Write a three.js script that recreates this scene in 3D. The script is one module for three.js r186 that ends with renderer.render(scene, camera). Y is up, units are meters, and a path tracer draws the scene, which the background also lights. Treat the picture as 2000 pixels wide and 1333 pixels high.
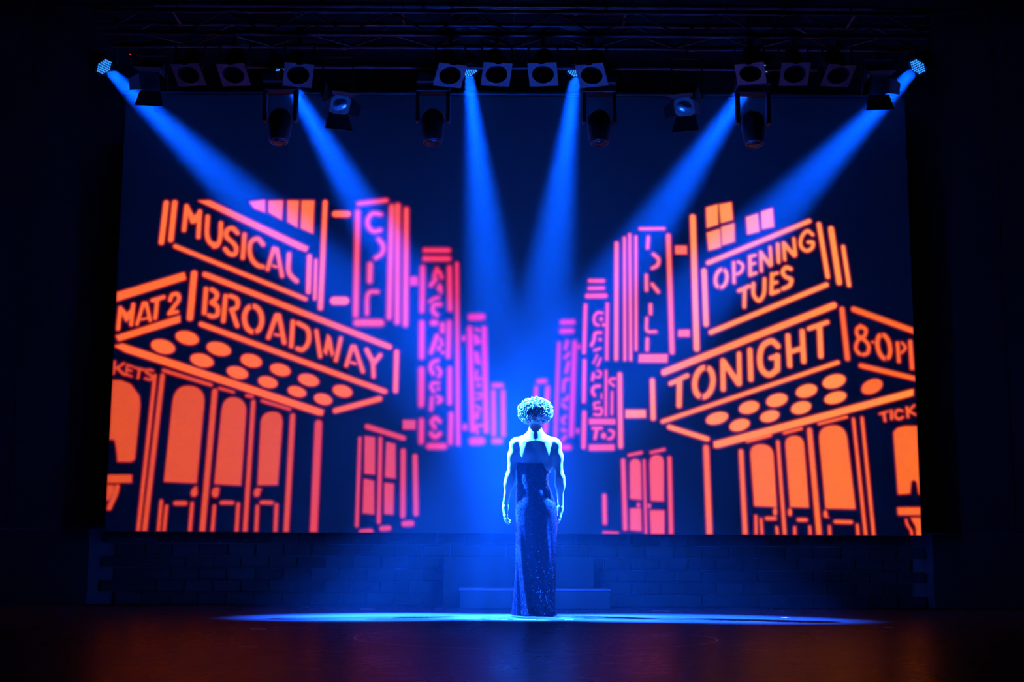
import * as THREE from 'three';
import { RoundedBoxGeometry } from 'three/addons/geometries/RoundedBoxGeometry.js';
import { MarchingCubes } from 'three/addons/objects/MarchingCubes.js';
import { mergeGeometries, mergeVertices } from 'three/addons/utils/BufferGeometryUtils.js';
import { RectAreaLightUniformsLib } from 'three/addons/lights/RectAreaLightUniformsLib.js';

// ------------------------------------------------------------------ camera, haze, exposure
RectAreaLightUniformsLib.init();
const scene = new THREE.Scene();
scene.background = new THREE.Color(0, 0, 0);
const camera = new THREE.PerspectiveCamera(27.674, 2000 / 1333, 0.1, 60);   // a seat in the stalls, 11 m from the singer
camera.rotation.order = 'YXZ';
camera.position.set(0, 0.45, 11);
camera.rotation.set(THREE.MathUtils.degToRad(8.833), 0, 0.0055);
const renderer = new THREE.WebGLRenderer({ antialias: true });
renderer.toneMapping = THREE.LinearToneMapping;
renderer.toneMappingExposure = 1;
renderer.shadowMap.enabled = true;
renderer.shadowMap.type = THREE.PCFSoftShadowMap;
const LED_BLUE = new THREE.Color().setRGB(0.008, 0.092, 1);
const LED_POWER = 32000;                                                     // candela of one moving LED head
scene.fog = new THREE.FogExp2(new THREE.Color().setRGB(0.12, 0.8, 1), 0.0041);    // theatrical haze

// ------------------------------------------------------------------ helpers
let seed = 20240611;
const rnd = () => { seed = (seed + 0x6d2b79f5) | 0; let t = Math.imul(seed ^ (seed >>> 15), 1 | seed); t = (t + Math.imul(t ^ (t >>> 7), 61 | t)) ^ t; return ((t ^ (t >>> 14)) >>> 0) / 4294967296; };
const used = new Map();
const numbered = (name) => { const n = used.get(name) ?? 0; used.set(name, n + 1); return n ? `${name}_${String(n).padStart(3, '0')}` : name; };
const V = (x, y, z) => new THREE.Vector3(x, y, z);
function mark(o) { o.castShadow = true; o.receiveShadow = true; return o; }
function thing(name, label, category, [x, y, z] = [0, 0, 0], group) {
  const o = new THREE.Group(); o.name = numbered(name); o.position.set(x, y, z);
  o.userData = { label, category }; if (group) o.userData.group = group;
  scene.add(o); return o;
}
function part(name, geometry, material, parent, label) {
  const m = mark(new THREE.Mesh(geometry, material)); m.name = name; if (label) m.userData.label = label;
  parent.add(m); return m;
}
function struct(name, geometry, material, label, category) {
  const m = mark(new THREE.Mesh(geometry, material)); m.name = name; m.userData = { kind: 'structure', label, category };
  scene.add(m); return m;
}
const box = (w, h, d, x = 0, y = 0, z = 0, r = 0) => (r ? new RoundedBoxGeometry(w, h, d, 2, r) : new THREE.BoxGeometry(w, h, d)).translate(x, y, z);
const clean = (g) => { const c = g.index ? g.toNonIndexed() : g; for (const k of Object.keys(c.attributes)) if (!['position', 'normal', 'uv'].includes(k)) c.deleteAttribute(k); return c; };
const join = (list) => mergeGeometries(list.map(clean));
function rod(a, b, r, seg = 10) {
  const d = b.clone().sub(a), g = new THREE.CylinderGeometry(r, r, d.length(), seg);
  g.applyQuaternion(new THREE.Quaternion().setFromUnitVectors(V(0, 1, 0), d.clone().normalize()));
  const m = a.clone().add(b).multiplyScalar(0.5); return g.translate(m.x, m.y, m.z);
}
const tube = (pts, r, n = 24, seg = 8) => new THREE.TubeGeometry(new THREE.CatmullRomCurve3(pts), n, r, seg);
const lin = (r, g, b) => new THREE.Color().setRGB(r, g, b);
const mat = (c, roughness, metalness = 0, more = {}) => new THREE.MeshPhysicalMaterial({ color: lin(...c), roughness, metalness, ...more });
function noiseTexture(w, h, paint, srgb = false) {
  const data = new Uint8Array(w * h * 4);
  for (let y = 0; y < h; y++) for (let x = 0; x < w; x++) { const c = paint(x, y), i = (y * w + x) * 4; data[i] = c[0]; data[i + 1] = c[1]; data[i + 2] = c[2]; data[i + 3] = 255; }
  const t = new THREE.DataTexture(data, w, h); t.magFilter = THREE.LinearFilter; t.wrapS = t.wrapT = THREE.RepeatWrapping;
  if (srgb) t.colorSpace = THREE.SRGBColorSpace; t.needsUpdate = true; return t;
}
// value noise that repeats every n cells
function lattice(n) { const g = new Float32Array(n * n).map(() => rnd()); const s = (t) => t * t * (3 - 2 * t);
  return (u, v) => { u = ((u % n) + n) % n; v = ((v % n) + n) % n; const i = Math.floor(u), j = Math.floor(v), a = s(u - i), b = s(v - j), I = (i + 1) % n, J = (j + 1) % n;
    return (g[j * n + i] * (1 - a) + g[j * n + I] * a) * (1 - b) + (g[J * n + i] * (1 - a) + g[J * n + I] * a) * b; }; }

const BLACK_METAL = mat([0.01, 0.01, 0.011], 0.5);
const BLACK_PAINT = mat([0.012, 0.012, 0.013], 0.75);
const STEEL = mat([0.2, 0.2, 0.22], 0.4, 1);
const DARK_STEEL = mat([0.035, 0.035, 0.04], 0.45, 0.6);
const BRASS = mat([0.5, 0.36, 0.16], 0.35, 1);

// ------------------------------------------------------------------ the room
const wideNoise = lattice(64), fineNoise = lattice(256), coarse = lattice(16);
const floorRough = noiseTexture(1024, 1024, (x, y) => {
  const scuff = wideNoise(x / 16, y / 16) * 0.5 + fineNoise(x / 4, y / 4) * 0.5, board = coarse(x / 64, y / 256);
  const r = 76 + 22 * (scuff - 0.5) + 16 * (board - 0.5); return [r, r, r];
});
floorRough.repeat.set(3, 2);
const floorBump = noiseTexture(512, 512, (x, y) => { const v = 255 * (0.6 * wideNoise(x / 8, y / 8) + 0.4 * fineNoise(x / 2, y / 2)); return [v, v, v]; });
floorBump.repeat.set(14, 9);
const FLOOR = mat([0.034, 0.034, 0.035], 1, 0, { roughnessMap: floorRough, bumpMap: floorBump, bumpScale: 0.00012, specularIntensity: 0.012 });
const floor = struct('floor', box(14, 0.25, 9.2, 0, -0.125, 2.6), FLOOR, 'glossy black painted stage floor', 'floor');
struct('floor_auditorium', box(14, 0.2, 6.4, 0, -1.15, 10.35), BLACK_PAINT, 'dark auditorium floor below the stage front', 'floor');
struct('trim_1', box(14, 0.82, 0.06, 0, -0.65, 7.18), BLACK_PAINT, 'black fascia under the stage front', 'stage front');
struct('wall_left', box(0.25, 8.4, 15.4, -6.9, 3.0, 5.85), BLACK_PAINT, 'black side wall at stage left in the photo', 'wall');
struct('wall_right', box(0.25, 8.4, 15.4, 6.9, 3.0, 5.85), BLACK_PAINT, 'black side wall at the right of the photo', 'wall');
struct('wall_front', box(14, 8.4, 0.2, 0, 3.0, 13.45), BLACK_PAINT, 'dark rear wall of the auditorium', 'wall');
struct('ceiling', box(14, 0.2, 15.4, 0, 7.25, 5.85), BLACK_PAINT, 'black ceiling above the lighting rig', 'ceiling');

const brickNoise = noiseTexture(256, 256, (x, y) => { const v = 150 + 105 * (0.5 * wideNoise(x / 4, y / 4) + 0.5 * fineNoise(x, y)); return [v, v, v]; });
const MORTAR = mat([0.2, 0.2, 0.21], 0.85, 0, { map: brickNoise });
const wallBack = struct('wall_back', box(14, 7.4, 0.2, 0, 3.5, -1.92), MORTAR, 'dark painted brick wall below the projection screen', 'wall');
{
  const tones = [[0.014, 0.014, 0.015], [0.018, 0.018, 0.019], [0.024, 0.024, 0.026], [0.034, 0.034, 0.038]].map((c) => mat(c, 0.7, 0, { bumpMap: brickNoise, bumpScale: 0.002 }));
  const P = 0.2546, H = 0.11, J = 0.011;
  const shapes = [0, 1, 2].map((k) => new RoundedBoxGeometry(P - J - 0.001 * k, H - J, 0.03, 1, 0.003 + 0.001 * k));
  for (let row = 0; row < 6; row++) {
    const off = row % 2 ? -0.423 : -0.2957;
    for (let k = -13; k < 16; k++) {
      const x = off + (k + 0.5) * P; if (Math.abs(x) > 3.75) continue;
      const b = part('brick', shapes[Math.floor(rnd() * 3)], tones[Math.min(3, Math.floor(rnd() * rnd() * 5))], wallBack);
      b.position.set(x, 0.005 + H * (row + 0.5) - 0.005, -1.815 + (rnd() - 0.5) * 0.004);
    }
  }
  // the wall above the brick courses is covered with black panels
  const panel = box(2.3, 6.5, 0.025, 0, 0, 0);
  for (let k = 0; k < 6; k++) part('panel', panel, BLACK_PAINT, wallBack).position.set(-5.77 + k * 2.31, 3.93, -1.812);
  for (const s of [-1, 1]) part('panel', box(3.0, 0.66, 0.03), BLACK_PAINT, wallBack).position.set(s * 5.36, 0.335, -1.81);
}

// ------------------------------------------------------------------ the projection screen
// Stencil artwork, in units of 3.59 mm from the screen's top left corner: s straight stroke, q curved stroke, f filled shape, e oval, o stencil letter O, a arched pane.
const ARTWORK = {
  lsign: [
    ['f',0,201,288,231,287,490,409,485,421,463,413], ['s',12.4,146,409,487,546], ['s',15.7,118,294,110,399], ['s',15.7,140,293,134,392], ['s',14.4,494,434,494,527],
    ['s',10.5,511,444,511,545], ['s',14.4,531,290,526,569], ['f',0,335,290,374,285,375,317,347,306], ['f',0,384,287,421,286,419,337,385,317],
    ['f',0,433,286,462,286,460,357,435,341], ['f',0,470,286,502,286,501,373,470,359], ['s',18.3,558,321,590,321], ['s',22.3,561,550,589,550], ['s',13.1,171,302,167,366],
    ['s',13.1,206,316,205,384], ['f',0,175,300,192,330,206,311,206,331,193,348,185,348,179,332], ['q',13.1,227,330,228,382,238,401,247,403],
    ['q',13.1,262,347,261,390,254,407,246,409], ['q',13.1,306,373,292,360,279,365,278,383,294,398,304,412,301,429,289,429,275,415], ['s',13.1,324,377,322,439],
    ['q',13.1,373,403,359,388,343,395,339,419,346,443,362,459,374,462], ['s',11.8,401,413,387,469], ['s',11.8,409,415,425,486], ['s',7.9,401,459,409,462],
    ['q',13.1,441,428,441,472,446,483,463,499],
  ],
  lbroad: [
    ['s',15.7,226,483,705,669], ['s',18.3,198,481,192,597], ['f',0,-5,534,172,478,178,496,-4,556], ['f',0,4,645,166,591,167,608,12,658], ['s',14.4,221,613,695,784],
    ['f',0,2,671,22,665,541,833,538,846,528,845,30,686], ['s',14.4,571,834,683,803], ['s',14.4,724,682,723,782], ['s',13.1,230,521,228,584],
    ['q',13.1,245,522,259,534,255,549,246,556,261,567,261,589,248,593,241,590], ['s',13.1,281,539,278,605], ['q',13.1,294,539,311,548,311,569,297,575],
    ['s',13.1,298,575,314,617], ['o',14.4,354,599,22.3,34,-8], ['s',13.1,413,589,395,647], ['s',13.1,420,589,436,660], ['s',7.9,412,639,421,641],
    ['s',13.1,456,605,454,669], ['q',13.1,470,609,495,626,497,659,482,678,470,675], ['s',11.8,517,629,529,695],
    ['f',0,537,683,546,638,554,646,563,688,558,695,549,667,545,691], ['s',11.8,580,648,569,705], ['s',11.8,610,669,596,718], ['s',11.8,616,669,639,733],
    ['s',7.9,609,710,619,713], ['s',13.1,647,677,664,709], ['s',13.1,682,691,664,714], ['s',11.8,664,714,666,746], ['s',11.8,12,572,9,626], ['s',11.8,45,563,42,615],
    ['f',0,18,572,30,586,43,570,41,590,29,609,20,593], ['s',10.5,71,559,57,614], ['s',10.5,78,559,90,604], ['s',6.5,69,602,81,598], ['s',11.8,93,552,122,543],
    ['s',11.8,106,551,103,598], ['q',11.8,139,551,144,537,157,535,162,547,149,569,138,586], ['s',10.5,140,586,159,581], ['e',0,187,649,31.4,17.7,15],
    ['e',0,126,672,32.7,18.3,15], ['e',0,269,677,32.7,17.7,15], ['e',0,227,707,31.4,17,15], ['e',0,353,707,28.8,17,15], ['e',0,319,738,28.8,15.7,15],
    ['e',0,428,730,27.5,15.7,15], ['e',0,397,762,26.2,15.1,15], ['e',0,501,756,28.1,15.7,15], ['e',0,472,786,24.9,13.7,15], ['e',0,539,805,24.2,14.4,15],
    ['e',0,588,784,26.2,15.7,15],
  ],
  ldoors: [
    ['s',7.9,4,712,3,741], ['s',7.9,28,716,11,728], ['s',7.9,12,728,29,744], ['s',6.5,37,720,35,745], ['s',6.5,38,720,51,724], ['s',6.5,37,732,49,735],
    ['s',6.5,37,745,50,749], ['s',6.5,57,727,81,732], ['s',7.9,69,731,66,753], ['q',7.2,103,734,91,732,86,738,101,748,99,757,84,754],
    ['f',0,-4,760,22,760,48,770,71,800,74,820,73,849,67,960,59,966,25,966,21,937,16,914,11,909,-2,911], ['f',0,-5,1001,61,1000,62,1018,-4,1019],
    ['q',13.1,27,1029,23,1049,13,1072,9,1083], ['f',0,-4,1026,17,1026,16,1043,8,1060,-2,1066], ['s',10.5,109,747,84,1145], ['s',13.1,128,747,100,1145],
    ['s',9.8,130,733,253,770], ['s',7.9,274,778,311,788], ['s',8.5,344,797,359,799], ['s',8.5,384,810,455,831], ['a',0,145,1015,158,818,195,774,236,818,225,1018],
    ['a',0,272,1020,283,841,309,803,343,841,337,1023], ['a',0,381,1022,384,868,414,839,436,867,429,1021], ['s',15.1,263,786,245,1144], ['s',11.8,362,813,352,1143],
    ['s',13.7,463,848,455,1144], ['e',0,221,1043,9.2,11.8,10], ['s',5.2,222,1029,227,1030], ['e',0,274,1043,9.8,13.1,0], ['s',5.2,278,1031,283,1034],
    ['e',0,379,1042,8.5,11.8,10], ['s',5.2,382,1033,389,1035], ['s',11.8,175,1070,200,1070], ['s',10.5,291,1068,318,1068], ['s',10.5,391,1067,417,1067],
    ['s',9.8,139,1065,135,1145], ['s',9.8,153,1078,149,1144], ['s',9.8,217,1070,214,1144], ['s',9.8,273,1077,270,1144], ['s',9.8,333,1071,331,1143],
    ['s',9.8,381,1077,380,1143], ['s',9.8,429,1073,428,1143],
  ],
  lpillar: [
    ['s',19,529,867,524,1144], ['s',13.1,653,874,745,903], ['f',0,744,858,774,858,774,879,744,879], ['s',9.2,635,904,632,1123], ['s',10.5,687,904,687,1114],
    ['s',13.1,745,935,747,1098], ['s',13.1,775,949,780,1093], ['f',0,648,899,672,902,674,994,649,992], ['f',0,703,914,724,919,726,1004,701,1001],
    ['f',0,648,1007,672,1012,674,1094,647,1091], ['f',0,700,1017,722,1019,722,1094,701,1093], ['s',14.4,751,1118,769,1117], ['s',13.1,695,1130,712,1129],
    ['s',13.1,644,1139,667,1137],
  ],
  lvert: [
    ['s',11.8,618,293,690,284], ['s',14.4,616,315,617,587], ['q',11.8,676,321,655,319,643,334,645,355,659,367,676,363], ['q',11.8,672,387,684,405,681,425,665,437],
    ['s',14.4,651,454,651,498], ['q',10.5,672,526,651,527,646,539,646,584], ['s',18.3,620,607,682,607], ['s',14.4,704,300,703,593], ['s',14.4,720,297,724,605],
    ['s',14.4,742,308,745,611],
  ],
  ltower: [
    ['f',0,756,487,773,487,774,507,756,507], ['s',13.1,792,416,853,416], ['s',14.4,792,438,853,438], ['s',13.7,787,461,787,575], ['s',14.4,787,606,788,695],
    ['s',15.1,788,727,789,817], ['s',13.1,790,858,790,912], ['s',13.1,856,461,859,571], ['s',11.8,857,604,856,694], ['s',11.8,860,724,861,813],
    ['s',11.8,865,840,864,914], ['s',9.8,875,451,884,917], ['s',15.7,811,923,848,923], ['s',10.5,824,464,817,485], ['s',11.8,821,492,809,508], ['s',10.5,831,473,837,488],
    ['f',0,832,503,838,513,837,531,824,515], ['q',9.2,829,540,818,543,807,551], ['q',11.8,834,558,818,560,815,576,825,586], ['s',15.7,815,606,822,606],
    ['s',13.1,840,610,840,628], ['s',11.8,826,640,812,683], ['s',9.2,836,648,840,663], ['e',0,832,672,5.9,7.9,0], ['e',0,842,683,5.9,5.2,0],
    ['q',10.5,829,703,816,709,811,724,818,738], ['q',9.2,828,721,837,733,832,745], ['q',9.2,832,762,818,762,813,772,820,784], ['e',0,831,776,5.2,5.2,0],
    ['s',9.2,816,799,814,830], ['q',9.2,829,796,840,804,831,812], ['q',10.5,836,860,825,851,816,861,824,876], ['q',11.8,815,891,825,900,837,891],
  ],
  lfar: [
    ['s',17,913,591,941,590], ['s',13.1,910,620,920,882], ['s',13.1,947,620,954,884], ['s',7.9,925,622,934,625], ['f',0,921,637,929,638,939,657,924,662],
    ['f',0,923,681,931,681,938,713,926,709], ['q',7.9,929,730,929,753,939,749], ['e',0,934,767,6.5,6.5,0], ['q',6.5,929,788,940,788,939,799,929,802],
    ['s',7.9,930,820,939,828], ['s',10.5,932,837,931,849], ['q',7.9,943,870,931,870,932,889], ['e',0,895,646,5.2,7.9,0], ['e',0,900,874,6.5,7.9,0],
    ['s',18.3,920,910,943,909], ['s',11.1,973,767,992,767], ['s',10.5,972,783,974,892], ['s',10.5,996,783,998,893], ['s',13.1,975,909,990,909],
  ],
  rsign: [
    ['s',17,1486,324,1491,670], ['f',0,1521,299,1551,290,1551,343,1522,352], ['f',0,1556,290,1587,284,1590,330,1559,339], ['f',0,1522,366,1555,355,1557,403,1526,412],
    ['f',0,1560,350,1593,340,1593,388,1562,398], ['f',0,1625,324,1655,314,1658,361,1627,369], ['f',0,1664,309,1693,299,1696,348,1665,355], ['s',13.7,1524,445,1788,333],
    ['s',15.7,1513,466,1516,606], ['s',14.4,1528,627,1828,501], ['s',13.7,1813,341,1832,480], ['s',16.4,1844,353,1861,495], ['s',12.4,1874,401,1886,502],
    ['o',11.1,1557,486,14.4,24.2,12], ['s',10.5,1590,444,1590,496], ['q',9.8,1602,442,1613,450,1610,466,1600,474], ['s',11.1,1632,428,1632,477],
    ['s',10.5,1632,428,1646,424], ['s',9.2,1633,450,1645,445], ['s',10.5,1632,477,1647,471], ['s',10.5,1660,416,1661,466], ['s',11.8,1661,417,1684,451],
    ['s',10.5,1685,403,1687,449], ['s',11.8,1705,395,1706,442], ['s',10.5,1720,391,1722,436], ['s',11.8,1721,392,1747,425], ['s',10.5,1747,380,1750,423],
    ['q',11.1,1796,369,1783,359,1767,376,1765,400,1779,412,1794,403,1796,389,1784,389], ['s',11.8,1602,518,1628,506], ['s',11.8,1617,516,1615,560],
    ['q',11.8,1640,499,1640,529,1652,544,1665,529,1669,487], ['s',11.8,1688,474,1685,525], ['s',10.5,1688,476,1702,471], ['s',10.5,1687,499,1700,495],
    ['s',11.8,1686,525,1704,518], ['q',12.4,1737,460,1725,456,1716,468,1723,481,1738,488,1732,504,1716,512],
  ],
  rtonight: [
    ['s',18.3,1407,731,1845,555], ['s',12.4,1402,857,1851,703], ['s',14.4,1377,752,1378,849], ['f',0,1308,828,1359,828,1359,847,1308,848], ['s',13.1,1423,760,1466,739],
    ['s',15.7,1446,753,1444,816], ['o',15.7,1508,756,22.9,38.6,10], ['s',14.4,1557,700,1557,774], ['s',15.7,1559,702,1596,759], ['s',13.7,1599,682,1599,759],
    ['s',15.1,1627,672,1628,748], ['q',16.4,1699,662,1684,649,1662,660,1652,690,1657,723,1674,736,1696,723], ['s',16.4,1696,723,1697,687], ['s',13.1,1697,687,1680,693],
    ['s',15.1,1725,635,1728,712], ['s',15.1,1762,623,1764,701], ['s',14.4,1727,678,1762,666], ['s',13.7,1780,616,1827,599], ['s',15.7,1807,614,1808,687],
    ['e',0,1540,848,30.1,15.7,-16], ['e',0,1622,820,27.5,16.4,-16], ['e',0,1693,801,28.8,17,-16], ['e',0,1769,777,28.8,17,-16], ['e',0,1840,752,31.4,18.3,-16],
    ['e',0,1597,865,27.5,15.7,-16], ['e',0,1674,842,26.2,15.1,-16], ['e',0,1754,820,27.5,16.4,-16], ['e',0,1842,794,30.1,15.7,-16], ['s',14.4,1419,871,1514,901],
    ['f',0,1531,908,2041,771,2040,787,1541,923,1531,922],
  ],
  redge: [
    ['s',14.4,1866,565,1876,693], ['s',15.7,1896,565,2056,624], ['s',13.7,1910,711,2051,745], ['q',10.5,1912,608,1925,617,1922,633,1905,645,1898,668,1907,681],
    ['q',10.5,1920,612,1904,614,1903,632,1920,644,1931,659,1928,678,1917,683], ['e',0,1942,650,4.6,4.6,0], ['o',12.4,1970,662,15.7,31.4,-9], ['s',10.5,2005,652,2007,700],
    ['q',7.9,2017,651,2025,664,2016,677], ['s',11.8,2038,648,2040,717], ['e',0,1936,765,29.5,18.3,-25], ['s',6.5,1953,835,1974,828], ['s',7.9,1964,834,1966,852],
    ['s',7.9,1983,826,1983,847], ['q',7.2,2011,827,2001,824,1993,833,1995,845,2004,847,2012,842], ['s',7.9,2023,818,2025,842], ['s',6.5,2042,812,2027,827],
    ['s',6.5,2027,827,2044,836], ['f',0,1987,882,1997,871,2015,866,2059,866,2068,1037,2045,1037,2041,1006,2033,999,2026,1006,2022,1035,1993,1037],
    ['f',0,1990,1072,2070,1071,2070,1088,1991,1089], ['q',6.5,2010,1101,2013,1114,2022,1128,2023,1139], ['f',0,2023,1097,2046,1097,2047,1144,2035,1144,2035,1119],
  ],
  rdoors: [
    ['s',13.1,1599,932,1606,1147], ['s',9.8,1693,907,1705,1146], ['s',14.4,1774,877,1791,1146], ['s',9.2,1886,848,1908,1148], ['s',9.2,1908,845,1928,1147],
    ['s',15.7,1511,923,1516,1145], ['s',8.5,1615,907,1675,891], ['s',8.5,1709,885,1754,873], ['s',8.5,1798,861,1869,843],
    ['a',0,1631,1068,1624,939,1649,915,1680,942,1685,1070], ['a',0,1721,1070,1713,915,1736,893,1758,915,1766,1071],
    ['a',0,1810,1073,1799,899,1836,866,1868,902,1883,1074], ['e',0,1682,1083,5.9,10.5,0], ['e',0,1719,1084,5.9,10.5,0], ['e',0,1808,1088,5.9,10.5,0],
    ['s',3.9,1812,1095,1816,1097], ['s',9.8,1660,1100,1681,1100], ['s',9.8,1740,1103,1759,1103], ['s',9.8,1832,1107,1872,1108], ['s',7.9,1633,1094,1633,1147],
    ['s',7.9,1646,1102,1648,1146], ['s',7.9,1685,1122,1687,1146], ['s',7.9,1730,1122,1730,1146], ['s',7.9,1768,1120,1769,1146], ['s',7.9,1817,1119,1818,1146],
    ['s',7.9,1887,1115,1889,1148],
  ],
  rvert: [
    ['s',9.2,1349,356,1411,355], ['s',12.4,1288,395,1285,697], ['s',9.2,1308,380,1307,699], ['s',9.2,1322,371,1322,699], ['s',9.2,1338,377,1336,673],
    ['s',10.5,1370,378,1368,406], ['q',10.5,1383,423,1396,436,1393,452,1380,460], ['s',10.5,1364,479,1364,518], ['s',10.5,1379,502,1394,522],
    ['s',10.5,1374,556,1374,579], ['q',9.2,1364,591,1364,623,1368,626,1387,626], ['s',10.5,1365,645,1364,674], ['f',0,1344,686,1416,685,1415,705,1343,705],
    ['s',13.7,1422,374,1428,679], ['f',0,1440,401,1469,401,1469,422,1440,422], ['f',0,1445,622,1473,621,1473,638,1444,638], ['s',13.1,1294,737,1295,921],
  ],
  rsmall: [
    ['s',11.8,1301,957,1305,1127], ['s',7.9,1316,943,1347,936], ['s',7.9,1372,936,1405,928], ['a',0,1319,1051,1319,970,1331,954,1344,968,1345,1054],
    ['a',0,1371,1056,1369,966,1386,944,1402,962,1401,1057], ['s',7.2,1354,956,1357,1146], ['s',11.1,1418,950,1420,1145], ['f',0,1318,1078,1344,1077,1345,1132,1318,1130],
    ['f',0,1368,1082,1403,1082,1402,1145,1370,1145], ['e',0,1339,1068,4.6,6.5,0], ['e',0,1366,1070,4.6,6.5,0], ['s',11.1,1253,1045,1254,1113],
    ['s',6.5,1251,1137,1286,1138],
  ],
  rtower: [
    ['s',10.5,1218,494,1253,494], ['s',10.5,1217,514,1253,513], ['s',13.1,1212,534,1258,533], ['s',10.5,1207,558,1203,681], ['s',10.5,1204,702,1202,807],
    ['s',11.8,1203,835,1201,923], ['s',9.2,1263,554,1261,698], ['q',7.9,1250,578,1238,577,1229,590,1232,607,1240,610], ['e',0,1247,594,5.9,5.9,0],
    ['e',0,1253,609,5.2,5.2,0], ['q',9.2,1246,629,1232,631,1228,650,1222,662], ['e',0,1244,647,5.2,5.2,0], ['s',7.9,1230,675,1244,670], ['s',5.2,1236,687,1227,708],
    ['s',6.5,1245,696,1237,715], ['s',7.9,1227,735,1224,752], ['q',6.5,1237,728,1245,731,1242,744,1233,744], ['q',9.2,1242,767,1229,769,1224,781,1229,791],
    ['s',5.2,1247,787,1247,799], ['q',6.5,1242,809,1228,812,1229,819], ['q',7.9,1230,825,1246,824,1245,840,1229,840], ['s',7.2,1259,728,1258,842],
    ['s',7.2,1274,782,1273,839], ['q',7.9,1282,748,1271,749,1268,757,1278,766], ['f',0,1216,852,1281,852,1281,864,1216,864], ['f',0,1216,918,1278,917,1278,930,1216,931],
    ['s',8.5,1225,875,1247,875], ['s',9.2,1234,879,1230,901], ['e',0,1252,894,7.2,8.5,0], ['q',7.9,1267,880,1277,884,1273,899,1264,902],
  ],
  rfar: [
    ['s',11.8,1147,603,1175,602], ['s',11.8,1146,626,1172,625], ['s',6.5,1139,657,1130,897], ['s',10.5,1179,654,1170,893], ['e',0,1190,666,4.6,6.5,0],
    ['e',0,1186,882,4.6,6.5,0], ['s',7.9,1160,652,1155,672], ['s',7.9,1164,684,1154,695], ['s',7.9,1163,707,1157,732], ['s',7.9,1148,815,1156,823],
    ['s',7.9,1147,879,1155,882], ['s',7.9,1155,896,1147,906], ['q',7.9,1163,750,1154,752,1150,780], ['q',6.5,1161,793,1159,802,1149,803],
    ['q',6.5,1156,845,1147,853,1152,864], ['s',13.1,1147,924,1164,924], ['s',11.1,1087,756,1103,755], ['s',7.9,1081,772,1078,827], ['s',10.5,1110,772,1104,885],
  ],
};
const INKS = {
  lsign: ['#ff742a', 2.2], lbroad: ['#fb6e22', 1.7], ldoors: ['#da5018', 1.5], lpillar: ['#dc4830', 1.7], lvert: ['#fb5a40', 2.6], ltower: ['#f63a44', 3], lfar: ['#f0105c', 3.4],
  rsign: ['#ff9640', 2.2], rtonight: ['#ff903a', 1.7], redge: ['#f46c16', 1.7], rdoors: ['#f6721c', 1.6], rvert: ['#ff7444', 2.2], rsmall: ['#f25a38', 1.6], rtower: ['#ff584a', 2.2], rfar: ['#f01e60', 3],
};
const CW = 2048, CH = 1141, SCREEN = { w: 7.3582, h: 4.0994, x: 0.0196, y: 2.7003, z: -1.6 };
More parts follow.
